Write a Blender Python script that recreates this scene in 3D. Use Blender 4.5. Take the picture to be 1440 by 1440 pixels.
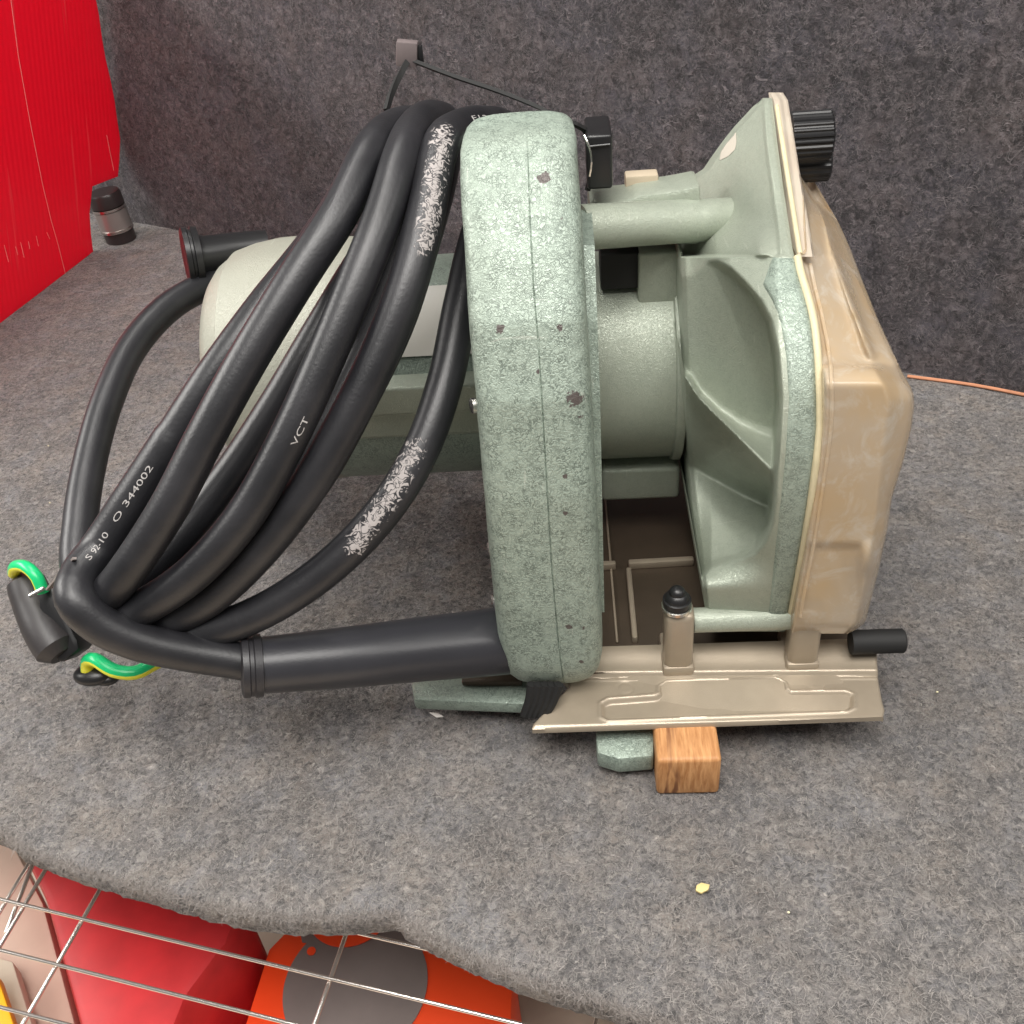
import bpy, bmesh, math, random
import numpy as np
from mathutils import Vector, Matrix, noise as mnoise
random.seed(7); rng = np.random.default_rng(7)
for o in list(bpy.data.objects): bpy.data.objects.remove(o)
S = bpy.context.scene; COL = S.collection

# ------------------------------------------------------------ camera
PITCH, YAW, ROLL, F = math.radians(38), math.radians(5), math.radians(5.4), 1400.0
CAM = np.array([0, 0, 0.31])
fw = np.array([-math.sin(YAW)*math.cos(PITCH), math.cos(YAW)*math.cos(PITCH), -math.sin(PITCH)])
R0 = np.array([math.cos(YAW), math.sin(YAW), 0]); U0 = np.cross(R0, fw)
RT = math.cos(ROLL)*R0 - math.sin(ROLL)*U0; UP = math.sin(ROLL)*R0 + math.cos(ROLL)*U0
cd = bpy.data.cameras.new('camera'); cam = bpy.data.objects.new('camera', cd); COL.objects.link(cam)
m = Matrix.Identity(4)
for i in range(3): m[i][0] = RT[i]; m[i][1] = UP[i]; m[i][2] = -fw[i]; m[i][3] = CAM[i]
cam.matrix_world = m; cd.sensor_width = 36; cd.lens = 36*F/1440; cd.clip_start = .01; cd.clip_end = 30
S.camera = cam
S.render.resolution_x = S.render.resolution_y = 1024

# ------------------------------------------------------------ light
w = bpy.data.worlds.new('World'); S.world = w; w.use_nodes = True
w.node_tree.nodes['Background'].inputs[0].default_value = (1, .97, .94, 1)
w.node_tree.nodes['Background'].inputs[1].default_value = .19
def area_lamp(loc, size, power, col=(1, .97, .925), target=(0, .35, .05), rz=0):
    l = bpy.data.lights.new('ceiling_tube_or_fill', 'AREA'); l.shape = 'RECTANGLE'
    l.size, l.size_y = size; l.energy = power; l.color = col
    o = bpy.data.objects.new('ceiling_tube_or_fill', l); COL.objects.link(o); o.location = loc
    d = Vector(target) - Vector(loc); o.rotation_euler = d.to_track_quat('-Z', 'Y').to_euler()
area_lamp((-.25, .25, 1.50), (1.3, .07), 12)
area_lamp((.25, .85, 1.55), (1.3, .07), 9, target=(.1, .45, 0))
area_lamp((.05, -.30, 1.40), (1.3, .60), 26)
area_lamp((1.15, .10, 1.05), (1.3, .07), 9, target=(-.35, .6, .05))  # added fill from the right, aimed to brighten the red panel
area_lamp((-1.35, .45, .85), (1.0, .30), 18, target=(-.3, .6, .08))  # added lamp beyond the red panel, lights it from behind
S.view_settings.view_transform = 'Standard'; S.view_settings.look = 'None'
S.view_settings.exposure = 0; S.view_settings.gamma = 1

# ------------------------------------------------------------ point helpers (sight line met with a real plane)
def ray(x, y): return fw + RT*(x-720)/F - UP*(y-720)/F
def aY(x, y, Y): d = ray(x, y); return CAM + d*((Y-CAM[1])/d[1])
def aZ(x, y, Z): d = ray(x, y); return CAM + d*((Z-CAM[2])/d[2])
def aX(x, y, X): d = ray(x, y); return CAM + d*((X-CAM[0])/d[0])
def aT(x, y, t): return CAM + ray(x, y)*t
def interp(v, tab):
    xs = [a[0] for a in tab]; return float(np.interp(v, xs, [a[1] for a in tab]))
def sm(tab, wd=8):
    a, b = tab[0][0], tab[-1][0]; xs = np.arange(a, b+1, 1.0); ys = np.interp(xs, [q[0] for q in tab], [q[1] for q in tab])
    xe = np.concatenate([xs[0]-np.arange(3*wd, 0, -1), xs, xs[-1]+np.arange(1, 3*wd+1)]); ye = np.concatenate([2*ys[0]-ys[1:3*wd+1][::-1], ys, 2*ys[-1]-ys[-3*wd-1:-1][::-1]])
    k = np.exp(-.5*(np.arange(-3*wd, 3*wd+1)/wd)**2); k /= k.sum(); ys = np.convolve(ye, k, 'valid')
    return [(float(x), float(y)) for x, y in zip(xs[::2], ys[::2])]
def sstep(a, b, v):
    t = min(1, max(0, (v-a)/(b-a))); return t*t*(3-2*t)

# ------------------------------------------------------------ object helpers
def tag(o, label=None, cat=None, group=None, kind=None):
    if label: o['label'] = label
    if cat: o['category'] = cat
    if group: o['group'] = group
    if kind: o['kind'] = kind
    return o
def empty(name, loc):
    o = bpy.data.objects.new(name, None); COL.objects.link(o); o.location = loc; o.empty_display_size = .02; return o
def origin(parent):
    v = Vector((0, 0, 0))
    while parent: v += parent.location; parent = parent.parent
    return v
def obj(name, verts, faces, mat, parent=None, smooth=True, loc=None, angle=40):
    off = origin(parent)
    if parent is None and loc is not None: off = Vector(loc)
    me = bpy.data.meshes.new(name)
    me.from_pydata([tuple(Vector(v)-off) for v in verts], [], faces); me.validate(); me.update()
    o = bpy.data.objects.new(name, me); COL.objects.link(o)
    if parent: o.parent = parent
    else: o.location = off
    if mat: me.materials.append(mat)
    bm = bmesh.new(); bm.from_mesh(me); bmesh.ops.recalc_face_normals(bm, faces=bm.faces[:])
    bm.to_mesh(me); bm.free()
    for p in me.polygons: p.use_smooth = smooth
    if smooth:
        ca = math.cos(math.radians(angle)); bm = bmesh.new(); bm.from_mesh(me)
        for e in bm.edges:
            if len(e.link_faces) == 2: e.smooth = e.link_faces[0].normal.dot(e.link_faces[1].normal) > ca
        bm.to_mesh(me); bm.free()
    return o
class MB:
    def __init__(s): s.v = []; s.f = []
    def add(s, v, f):
        n = len(s.v); s.v += [tuple(a) for a in v]; s.f += [tuple(i+n for i in q) for q in f]; return s
    def bm(s, b):
        b.verts.index_update(); s.add([v.co[:] for v in b.verts], [[v.index for v in f.verts] for f in b.faces]); b.free(); return s
    def box(s, lo, hi, bev=0, seg=2, rot=None):
        b = bmesh.new(); bmesh.ops.create_cube(b, size=1)
        lo, hi = Vector(lo), Vector(hi); c = (lo+hi)/2; d = hi-lo
        for v in b.verts: v.co = Vector((v.co.x*d.x, v.co.y*d.y, v.co.z*d.z))
        if bev: bmesh.ops.bevel(b, geom=b.edges[:]+b.verts[:], offset=bev, segments=seg, affect='EDGES', profile=.5)
        for v in b.verts:
            if rot: v.co = rot @ v.co
            v.co += c
        return s.bm(b)
    def prism(s, pts, d, bev=0, seg=2):
        b = bmesh.new(); vs = [b.verts.new(tuple(p)) for p in pts]; f = b.faces.new(vs)
        r = bmesh.ops.extrude_face_region(b, geom=[f])
        for g in r['geom']:
            if isinstance(g, bmesh.types.BMVert): g.co += Vector(d)
        bmesh.ops.recalc_face_normals(b, faces=b.faces[:])
        if bev: bmesh.ops.bevel(b, geom=b.edges[:], offset=bev, segments=seg, affect='EDGES', profile=.5)
        return s.bm(b)
    def tube(s, pts, rad, seg=20, cap=True, closed=False):
        pts = [Vector(p) for p in pts]; n = len(pts)
        rad = rad if hasattr(rad, '__len__') else [rad]*n
        V = []; T0 = None
        for i in range(n):
            if closed: T = pts[(i+1) % n]-pts[i-1]
            else: T = pts[min(i+1, n-1)]-pts[max(i-1, 0)]
            T.normalize()
            if T0 is None:
                N = T.orthogonal().normalized()
            else:
                N = T0.rotation_difference(T) @ N; N = (N-T*N.dot(T)).normalized()
            T0 = T; B = T.cross(N)
            for k in range(seg):
                a = 2*math.pi*k/seg; V.append(pts[i]+(N*math.cos(a)+B*math.sin(a))*rad[i])
        Fc = []
        for i in range(n if closed else n-1):
            j = (i+1) % n
            for k in range(seg):
                k2 = (k+1) % seg; Fc.append((i*seg+k, i*seg+k2, j*seg+k2, j*seg+k))
        if cap and not closed:
            Fc.append(tuple(range(seg))[::-1]); Fc.append(tuple((n-1)*seg+k for k in range(seg)))
        return s.add(V, Fc)
    def lathe(s, prof, c, axis, seg=64):
        ax = Vector(axis).normalized(); N = ax.orthogonal().normalized(); B = ax.cross(N); c = Vector(c)
        V = []; n = len(prof)
        for (x, r) in prof:
            for k in range(seg):
                a = 2*math.pi*k/seg; V.append(c+ax*x+(N*math.cos(a)+B*math.sin(a))*r)
        Fc = [(i*seg+k, i*seg+(k+1) % seg, (i+1)*seg+(k+1) % seg, (i+1)*seg+k) for i in range(n-1) for k in range(seg)]
        Fc.append(tuple(range(seg))[::-1]); Fc.append(tuple((n-1)*seg+k for k in range(seg)))
        return s.add(V, Fc)
    def sphere(s, c, r, sc=(1, 1, 1), u=20, v=12):
        b = bmesh.new(); bmesh.ops.create_uvsphere(b, u_segments=u, v_segments=v, radius=r)
        for x in b.verts: x.co = Vector((x.co.x*sc[0], x.co.y*sc[1], x.co.z*sc[2]))+Vector(c)
        return s.bm(b)
    def build(s, name, mat, parent=None, **k): return obj(name, s.v, s.f, mat, parent, **k)
def grid_solid(rows, back):
    """rows[i][j] surface points seen from the front; closed with a back at Y=back (number) or offset vector"""
    n, m_ = len(rows), len(rows[0]); V = [tuple(p) for r in rows for p in r]; Fc = []
    for i in range(n-1):
        for j in range(m_-1): Fc.append((i*m_+j, i*m_+j+1, (i+1)*m_+j+1, (i+1)*m_+j))
    ring = [(0, j) for j in range(m_)]+[(i, m_-1) for i in range(1, n)]+[(n-1, j) for j in range(m_-2, -1, -1)]+[(i, 0) for i in range(n-2, 0, -1)]
    base = len(V)
    for (i, j) in ring:
        p = np.array(rows[i][j])
        if np.isscalar(back): q = (p[0], max(back, p[1]+.002), p[2])
        else: q = tuple(p+np.array(back))
        V.append(q)
    L = len(ring)
    for k in range(L):
        a = ring[k][0]*m_+ring[k][1]; b = ring[(k+1) % L][0]*m_+ring[(k+1) % L][1]
        Fc.append((a, b, base+(k+1) % L, base+k))
    Fc.append(tuple(base+k for k in range(L)))
    return V, Fc
def spline(cp, step=.002, dim=3):
    P = np.array(cp, float); P = np.vstack([2*P[0]-P[1], P, 2*P[-1]-P[-2]]); out = []
    for i in range(1, len(P)-2):
        p0, p1, p2, p3 = P[i-1:i+3]; n = max(2, int(np.linalg.norm((p2-p1)[:3])/step))
        def tj(a, b): return max(1e-6, np.linalg.norm((b-a)[:3])**.5)
        t0 = 0; t1 = t0+tj(p0, p1); t2 = t1+tj(p1, p2); t3 = t2+tj(p2, p3)
        for k in range(n):
            t = t1+(t2-t1)*k/n
            A1 = (t1-t)/(t1-t0)*p0+(t-t0)/(t1-t0)*p1; A2 = (t2-t)/(t2-t1)*p1+(t-t1)/(t2-t1)*p2; A3 = (t3-t)/(t3-t2)*p2+(t-t2)/(t3-t2)*p3
            B1 = (t2-t)/(t2-t0)*A1+(t-t0)/(t2-t0)*A2; B2 = (t3-t)/(t3-t1)*A2+(t-t1)/(t3-t1)*A3
            out.append((t2-t)/(t2-t1)*B1+(t-t1)/(t2-t1)*B2)
    out.append(P[-2]); return np.array(out)

# ------------------------------------------------------------ materials
class NT:
    def __init__(s, name):
        s.m = bpy.data.materials.new(name); s.m.use_nodes = True; s.t = s.m.node_tree
        s.b = s.t.nodes['Principled BSDF']; s.tc = s.t.nodes.new('ShaderNodeTexCoord').outputs['Object']
    def n(s, typ, **k):
        nd = s.t.nodes.new(typ)
        for a, v in k.items(): setattr(nd, a, v)
        return nd
    def put(s, inp, v):
        if hasattr(v, 'is_output'): s.t.links.new(v, inp)
        else: inp.default_value = v
    def noise(s, scale, detail=3, rough=.55, dist=0, vec=None):
        nd = s.n('ShaderNodeTexNoise'); nd.inputs['Scale'].default_value = scale; nd.inputs['Detail'].default_value = detail
        nd.inputs['Roughness'].default_value = rough; nd.inputs['Distortion'].default_value = dist
        s.put(nd.inputs['Vector'], vec or s.tc); return nd.outputs[0]
    def voro(s, scale, feature='F1', vec=None, out=0):
        nd = s.n('ShaderNodeTexVoronoi', feature=feature); nd.inputs['Scale'].default_value = scale
        s.put(nd.inputs['Vector'], vec or s.tc); return nd.outputs[out]
    def map(s, scale=(1, 1, 1), rot=(0, 0, 0), loc=(0, 0, 0), vec=None):
        nd = s.n('ShaderNodeMapping'); nd.inputs['Scale'].default_value = scale; nd.inputs['Rotation'].default_value = rot
        nd.inputs['Location'].default_value = loc; s.put(nd.inputs['Vector'], vec or s.tc); return nd.outputs[0]
    def ramp(s, v, stops):
        nd = s.n('ShaderNodeValToRGB'); e = nd.color_ramp.elements
        while len(e) < len(stops): e.new(.5)
        for q, (p, c) in zip(e, stops): q.position = p; q.color = (c, c, c, 1) if np.isscalar(c) else (*c, 1)
        s.put(nd.inputs[0], v); return nd.outputs[0]
    def math(s, op, a, b=0.):
        nd = s.n('ShaderNodeMath', operation=op); s.put(nd.inputs[0], a); s.put(nd.inputs[1], b); return nd.outputs[0]
    def mix(s, f, a, b, mode='MIX'):
        nd = s.n('ShaderNodeMix', data_type='RGBA', blend_type=mode); s.put(nd.inputs[0], f)
        for i, v in ((6, a), (7, b)): s.put(nd.inputs[i], (*v, 1) if isinstance(v, tuple) else v)
        return nd.outputs[2]
    def bump(s, h, dist, strength=1., normal=None):
        nd = s.n('ShaderNodeBump'); nd.inputs['Strength'].default_value = strength; nd.inputs['Distance'].default_value = dist
        s.put(nd.inputs['Height'], h)
        if normal: s.put(nd.inputs['Normal'], normal)
        s.put(s.b.inputs['Normal'], nd.outputs[0]); return nd.outputs[0]
    def set(s, **k):
        names = dict(color='Base Color', rough='Roughness', metal='Metallic', spec='Specular IOR Level', coat='Coat Weight', coatr='Coat Roughness', trans='Transmission Weight', sss='Subsurface Weight', sheen='Sheen Weight', ior='IOR', alpha='Alpha')
        for a, v in k.items(): s.put(s.b.inputs[names[a]], (*v, 1) if isinstance(v, tuple) else v)
        return s.m

def felt(name, dark, mid, light, sc=1.0, bumpd=.0036):
    N = NT(name)
    big = N.noise(34*sc, 4, .6, .5); blot = N.noise(95*sc, 4, .65, .4, N.map(loc=(1, 5, 2))); med = N.noise(330*sc, 6, .85, .8); hue = N.noise(48*sc, 3, .6, .3, N.map(loc=(9, 2, 4)))
    a = tuple(m_*q for m_, q in zip(mid, (1.08, 1.0, .92))); b = tuple(m_*q for m_, q in zip(mid, (.93, .98, 1.08)))
    col = N.mix(N.ramp(hue, [(.38, 0.), (.62, 1.)]), a, b)
    col = N.mix(N.math('MULTIPLY', N.ramp(big, [(.62, 0.), (.36, 1.)] if 0 else [(.36, .9), (.60, 0.)]), .60), col, dark)
    col = N.mix(N.math('MULTIPLY', N.ramp(blot, [(.40, 1.), (.55, 0.)]), .55), col, dark)
    col = N.mix(N.math('MULTIPLY', N.ramp(med, [(.48, 0.), (.62, 1.)]), .62), col, light)
    col = N.mix(N.math('MULTIPLY', N.ramp(N.noise(420*sc, 5, .8, .8, N.map(loc=(3, 1, 7))), [(.49, 0.), (.60, 1.)]), .80), col, tuple(c*.30 for c in dark))
    h = med
    for i, (s_, wd, am) in enumerate([(200, .014, .7), (280, .016, .75), (390, .02, .65)]):
        v = N.map(loc=(i*1.7, i*.9, 0), rot=(0, 0, i*1.1))
        r = N.noise(s_*sc, 1.5, .5, 1.4, v)
        r = N.math('ABSOLUTE', N.math('SUBTRACT', r, .5)); r = N.ramp(r, [(0, 1.), (wd, 0.)])
        gate = N.ramp(N.noise(110*sc, 2, .5, 0, N.map(loc=(5*i, 2, 9))), [(.44, 0.), (.58, 1.)])
        r = N.math('MULTIPLY', r, gate)
        col = N.mix(N.math('MULTIPLY', r, am), col, tuple(min(1, c*1.35) for c in light)); h = N.math('ADD', h, N.math('MULTIPLY', r, .3))
    spk = N.ramp(N.voro(60*sc), [(.0, 1.), (.016, 0.)])
    col = N.mix(N.math('MULTIPLY', spk, .5), col, (.62, .58, .52))
    N.bump(N.math('ADD', N.math('ADD', h, N.math('MULTIPLY', big, 1.2)), N.math('MULTIPLY', blot, .8)), bumpd, 1.)
    return N.set(color=col, rough=.95, spec=.12, sheen=.2)
def hammer(name, base=(.335, .405, .345), vein=(.10, .13, .11), grain=520, amt=.75, bump=.00028, rough=.34, chips=(), metal=.18):
    N = NT(name)
    wob = N.n('ShaderNodeVectorMath', operation='ADD'); N.put(wob.inputs[0], N.tc); wn = N.n('ShaderNodeTexNoise'); wn.inputs['Scale'].default_value = grain*.9; N.put(wn.inputs['Vector'], N.tc)
    ws = N.n('ShaderNodeVectorMath', operation='SCALE'); N.put(ws.inputs[0], wn.outputs['Color']); ws.inputs['Scale'].default_value = 1.1/grain; N.put(wob.inputs[1], ws.outputs[0])
    cell = N.math('MULTIPLY', N.math('ABSOLUTE', N.math('SUBTRACT', N.noise(grain*.95, 2, .55, .7), .5)), 1.9); n1 = N.noise(grain, 2.5, .55, .9); n2 = N.noise(grain*.42, 2, .5, .6, N.map(loc=(2, 3, 1)))
    v = N.math('MULTIPLY', N.ramp(cell, [(.02, 1.), (.17, 0.)]), N.ramp(N.noise(grain*.3, 2), [(.32, .15), (.6, 1.)]))
    col = N.mix(N.math('MULTIPLY', v, amt), base, vein)
    col = N.mix(N.math('MULTIPLY', N.ramp(n2, [(.5, 0.), (.75, 1.)]), .16*amt), col, tuple(min(1, c*1.45) for c in base))
    col = N.mix(N.math('MULTIPLY', N.ramp(N.noise(22, 3), [(.4, 0.), (.8, 1.)]), .10), col, (.40, .36, .28))
    rg = N.ramp(N.noise(60, 3), [(.3, rough*.85), (.7, rough*1.25)]); mt = metal
    if chips:
        acc = None
        for (c, r) in chips:
            d = N.n('ShaderNodeVectorMath', operation='DISTANCE'); N.put(d.inputs[0], N.tc); d.inputs[1].default_value = c
            q = N.math('SUBTRACT', N.math('DIVIDE', d.outputs['Value'], r), N.math('MULTIPLY', N.noise(650, 3), 1.3))
            q = N.ramp(q, [(.0, 1.), (.09, 0.)])
            acc = q if acc is None else N.math('MAXIMUM', acc, q)
        col = N.mix(acc, col, (.10, .085, .08))
    for q, (sc_, rt) in enumerate([((9, 260, 40), .5), ((200, 12, 30), -.4)]):
        sx = N.noise(3, 2, .5, 0, N.map(scale=sc_, rot=(.3, .2, rt), loc=(q, 3, 1)))
        col = N.mix(N.math('MULTIPLY', N.ramp(sx, [(.72, 0.), (.745, 1.)]), .28), col, (.60, .62, .55))
    # small scattered pin marks of worn paint
    pin = N.ramp(N.voro(75, vec=N.map(loc=(4, 4, 4))), [(0, 1.), (.035, 0.)])
    col = N.mix(N.math('MULTIPLY', pin, .6), col, (.11, .12, .10))
    hh = N.ramp(cell, [(0, 0.), (.3, 1.)])
    N.bump(N.math('ADD', hh, N.math('MULTIPLY', n1, .8)), bump, .9)
    return N.set(color=col, rough=rg, metal=mt, coat=.05, coatr=.3)
def simple(name, color, rough=.5, metal=0, bumpd=0, bs=400, var=0, **k):
    N = NT(name); c = color
    if var: c = N.mix(N.ramp(N.noise(60, 4), [(.3, 0.), (.7, 1.)]), tuple(x*(1-var) for x in color), tuple(min(1, x*(1+var)) for x in color))
    if bumpd: N.bump(N.noise(bs, 3), bumpd, .7)
    return N.set(color=c, rough=rough, metal=metal, **k)
ORG = Vector((.03, .30, 0))          # saw origin
def loc_(p): return tuple(Vector(p)-ORG)

M = {}
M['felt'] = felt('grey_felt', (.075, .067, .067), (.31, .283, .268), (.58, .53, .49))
M['wallfelt'] = felt('shaded_grey_felt', (.030, .026, .030), (.112, .096, .104), (.30, .26, .268), .6, .005)  # same felt; the upright wall's shade is mostly put into its colour
HY = lambda y: interp(y, [(165, .3065), (190, .3035), (250, .293), (350, .277), (450, .264), (560, .255), (700, .2495), (850, .248), (970, .249)])
chipL = [((702, 463), .0022), ((812, 562), .0042), ((822, 592), .0030), ((787, 461), .0016), ((765, 250), .0026), ((795, 671), .0011), ((795, 722), .0012), ((832, 640), .0020), ((822, 885), .0013), ((800, 882), .0016), ((715, 908), .0012), ((818, 932), .0014), ((757, 523), .0011), ((790, 305), .0011)]
M['handle'] = hammer('hammered_green_paint', grain=860, amt=.9, bump=.00012, rough=.43, chips=[(loc_(aY(*c, HY(c[1]))), r) for c, r in chipL])
M['smooth'] = hammer('satin_green_paint', base=(.38, .42, .345), vein=(.24, .275, .225), grain=1300, amt=.45, bump=.00008, rough=.33, metal=.22)
M['rough'] = hammer('coarse_green_paint', grain=860, amt=.7, bump=.00012)
M['cream'] = hammer('pale_green_paint', base=(.36, .365, .305), vein=(.26, .265, .225), grain=1300, amt=.3, bump=.00008, rough=.4)
M['bronze'] = simple('champagne_metal_paint', (.375, .315, .24), .36, .35, .00007, 2200, .08)
M['bronze_shadow'] = simple('bronze_floor_shadow', (.075, .055, .038), .42, .35, .00007, 2200, .12)  # bronze darkened: shadow inside the base put into the colour
M['rubber'] = simple('black_rubber', (.022, .021, .024), .42, 0, .00010, 900, .15)
M['sleeve'] = simple('dark_grey_rubber', (.028, .028, .033), .33, 0, .00006, 900, .10)
M['blackp'] = simple('black_plastic', (.012, .012, .013), .35)
M['blackm'] = simple('matt_black', (.010, .010, .010), .7)
M['steel'] = simple('bright_steel', (.72, .70, .66), .25, 1)
M['gasket'] = simple('cream_gasket', (.62, .55, .36), .45, 0, .0001, 900, .1)
M['orange'] = simple('orange_edge', (.75, .20, .05), .5)
M['green'] = simple('green_insulation', (.01, .50, .17), .3)
M['yellow'] = simple('yellow_insulation', (.75, .72, .03), .3)
M['white'] = simple('white_print', (.42, .40, .39), .7)
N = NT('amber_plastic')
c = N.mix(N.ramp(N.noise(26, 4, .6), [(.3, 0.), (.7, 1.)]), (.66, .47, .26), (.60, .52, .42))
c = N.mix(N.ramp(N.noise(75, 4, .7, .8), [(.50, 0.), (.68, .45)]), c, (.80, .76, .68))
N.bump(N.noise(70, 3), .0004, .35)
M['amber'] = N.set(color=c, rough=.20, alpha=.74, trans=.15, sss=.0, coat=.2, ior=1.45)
N = NT('clear_plastic'); c = N.mix(N.ramp(N.noise(40, 3), [(.3, 0.), (.7, 1.)]), (.62, .52, .42), (.70, .63, .52))
M['clear'] = N.set(color=c, rough=.28, trans=.25)
N = NT('red_corrugated_plastic')
wv = N.n('ShaderNodeTexWave', wave_type='BANDS', bands_direction='Y'); wv.inputs['Scale'].default_value = 60; N.put(wv.inputs['Vector'], N.tc)
scr = N.math('MULTIPLY', N.ramp(N.noise(7, 2, .5, 0, N.map(scale=(1, 30, 1.2))), [(.66, 0.), (.70, 1.)]), .4)
N.bump(wv.outputs[1], .0004, .35)
rc_ = N.mix(scr, (.95, .022, .075), (.95, .22, .24)); M['red'] = N.set(color=rc_, rough=.38)
tl = N.n('ShaderNodeBsdfTranslucent'); N.put(tl.inputs[0], rc_); mx = N.n('ShaderNodeMixShader'); mx.inputs[0].default_value = .5; N.t.links.new(N.b.outputs[0], mx.inputs[1]); N.t.links.new(tl.outputs[0], mx.inputs[2])
N.t.links.new(mx.outputs[0], N.t.nodes['Material Output'].inputs[0])
M['redbox'] = simple('red_plastic', (.50, .016, .020), .5, var=.12)
N = NT('wood_grain')
v = N.map(scale=(1, .10, .16), rot=(0, .12, 0))
g = N.noise(700, 5, .6, .5, v); g2 = N.noise(120, 3, .5, .9, v)
c = N.mix(N.ramp(g, [(.35, 0.), (.65, 1.)]), (.40, .175, .06), (.62, .32, .135)); c = N.mix(N.ramp(g2, [(.36, .85), (.43, 0.)]), c, (.16, .055, .02))
N.bump(g, .0003, .6); M['wood'] = N.set(color=c, rough=.55)
# cord: white paint rubbed onto it, held in a vertex colour mask and broken up by noise
N = NT('cord_rubber'); N.b.inputs['Specular IOR Level'].default_value = .55
at = N.n('ShaderNodeVertexColor', layer_name='scuff'); rb = N.noise(900, 3)
br = N.math('ABSOLUTE', N.math('SUBTRACT', N.noise(430, 2, .5, 1.2), .5))
k1 = N.math('ADD', N.math('MULTIPLY', at.outputs[0], .55), N.math('MULTIPLY', N.math('SUBTRACT', br, .045), 3.2))
msk = N.math('MULTIPLY', N.ramp(k1, [(.34, 0.), (.52, 1.)]), N.ramp(at.outputs[0], [(.12, 0.), (.3, 1.)]))
dust = N.mix(N.ramp(N.noise(34, 4, .6), [(.35, 0.), (.75, 1.)]), (.0095, .0098, .012), (.026, .0255, .029))
N.bump(N.math('ADD', rb, N.math('MULTIPLY', msk, .7)), .00012, .7)
M['cord'] = N.set(color=N.mix(msk, dust, (.36, .33, .32)), rough=N.mix(msk, (.40, .40, .40), (.8, .8, .8)))
M['floor'] = simple('beige_floor', (.62, .52, .42), .5, var=.06)
M['beige'] = simple('beige_panel', (.50, .36, .29), .5, var=.05)
M['greyc'] = simple('grey_print', (.20, .165, .155), .5, var=.06)
M['ored'] = simple('orange_red_print', (.95, .075, .015), .4)
M['yel'] = simple('yellow_board', (.80, .38, .01), .5)
M['wire'] = simple('chromed_wire', (.75, .70, .66), .22, .95)

# ------------------------------------------------------------ the place: shelf board, back wall, side panel
edge_px = [(-420, 1010), (-200, 1090), (0, 1170), (22, 1188), (55, 1203), (100, 1219), (150, 1234), (222, 1254), (300, 1276), (350, 1286), (400, 1291), (470, 1291), (530, 1287),
           (556, 1285), (563, 1296), (610, 1322), (670, 1349), (723, 1373), (780, 1391), (844, 1409), (900, 1429), (980, 1452), (1100, 1500), (1300, 1560), (1600, 1620)]
s0, s1 = aZ(213, 317, 0), aZ(1440, 556, 0)
sd = (s1-s0)/np.linalg.norm(s1-s0)
A, B = s0-sd*.35, s1+sd*.5
ed = [aZ(x, y, 0) for x, y in edge_px]
fine = []
for a, b in zip(ed[:-1], ed[1:]):
    n = max(1, int(np.linalg.norm(b-a)/.0015))
    for k in range(n): 
        p = a+(b-a)*k/n; fine.append(p+np.array([0, (mnoise.noise(Vector((p[0]*180, 0, 3)))*.0009+mnoise.noise(Vector((p[0]*700, 0, 9)))*.0005), 0]))
fine.append(ed[-1])
# table top as a sheet of strips between the front edge and the back seam, gently uneven
rows = []
nx = len(fine)
tt = [0, .0008, .002, .004, .007, .0105, .015, .02, .035, .05, .08, .12, .17, .22, .3, .4, .5, .6, .7, .8, .9, 1]
for t in tt:
    row = []
    for i, p in enumerate(fine):
        q = A+(B-A)*(i/(nx-1)); d = (q-p); 
        z = -.0042*(1-math.sqrt(max(0, 1-max(0, 1-t/.0105)**2)))
        P_ = p+d*t; z += .0006*mnoise.noise(Vector((P_[0]*22, P_[1]*22, 0)))*min(1, t*20)
        row.append((P_[0], P_[1], z))
    rows.append(row)
V, Fc = grid_solid(rows, (0, 0, -.007))
o = obj('table_top', V, Fc, M['felt']); tag(o, 'grey felt covered shelf board', kind='structure')
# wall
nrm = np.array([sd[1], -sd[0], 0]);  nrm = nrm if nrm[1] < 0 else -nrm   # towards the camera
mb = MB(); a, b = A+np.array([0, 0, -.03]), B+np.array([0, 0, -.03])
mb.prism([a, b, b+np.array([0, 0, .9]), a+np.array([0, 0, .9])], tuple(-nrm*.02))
tag(mb.build('back_wall', M['wallfelt'], smooth=False), 'grey felt covered back wall, shade put into its colour', kind='structure')
# bare orange board edge showing in the corner at the right
p0, p1 = aZ(1276, 529, .001), aZ(1470, 561, .001)
mb = MB(); mb.tube(spline([p0, (p0+p1)/2+np.array([0, .002, .0003]), p1], .01), .0010, 8)
tag(mb.build('edging_strip', simple('bare_board_edge', (.50, .22, .12), .6, var=.2), loc=tuple(p0)), 'thin orange brown strip in the corner between the shelf and the back wall', 'edging')
# red panel, standing on the shelf at the left
g0, g1 = aZ(0, 455, 0), aZ(131, 354, 0); g2 = g0-(g1-g0)*1.3
g3 = aT(135, 0, .728); pn = np.cross(g1-g0, g3-g0); pn = pn/np.linalg.norm(pn)
def onpanel(x, y): d = ray(x, y); t = ((g0-CAM)@pn)/(d@pn); return CAM+d*t
pe = [onpanel(x, y) for x, y in [(128, 330), (126, 300), (130, 262), (166, 248), (168, 225), (169, 195), (165, 170), (161, 140), (155, 110), (148, 80), (143, 50), (139, 20), (135, 0), (128, -40), (120, -90)]]
top = pe[-1][2]
mb = MB(); mb.prism([g2, g0, g1]+pe+[g2+(pe[-1]-g1)], tuple(pn*.004*(1 if pn[0] < 0 else -1)))
tag(mb.build('red_partition', M['red'], smooth=False, loc=tuple(g1)), 'upright red ribbed plastic panel with scratches, standing at the left end of the shelf', 'partition')
scm = simple('scratch_mark', (.90, .30, .30), .6)
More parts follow.
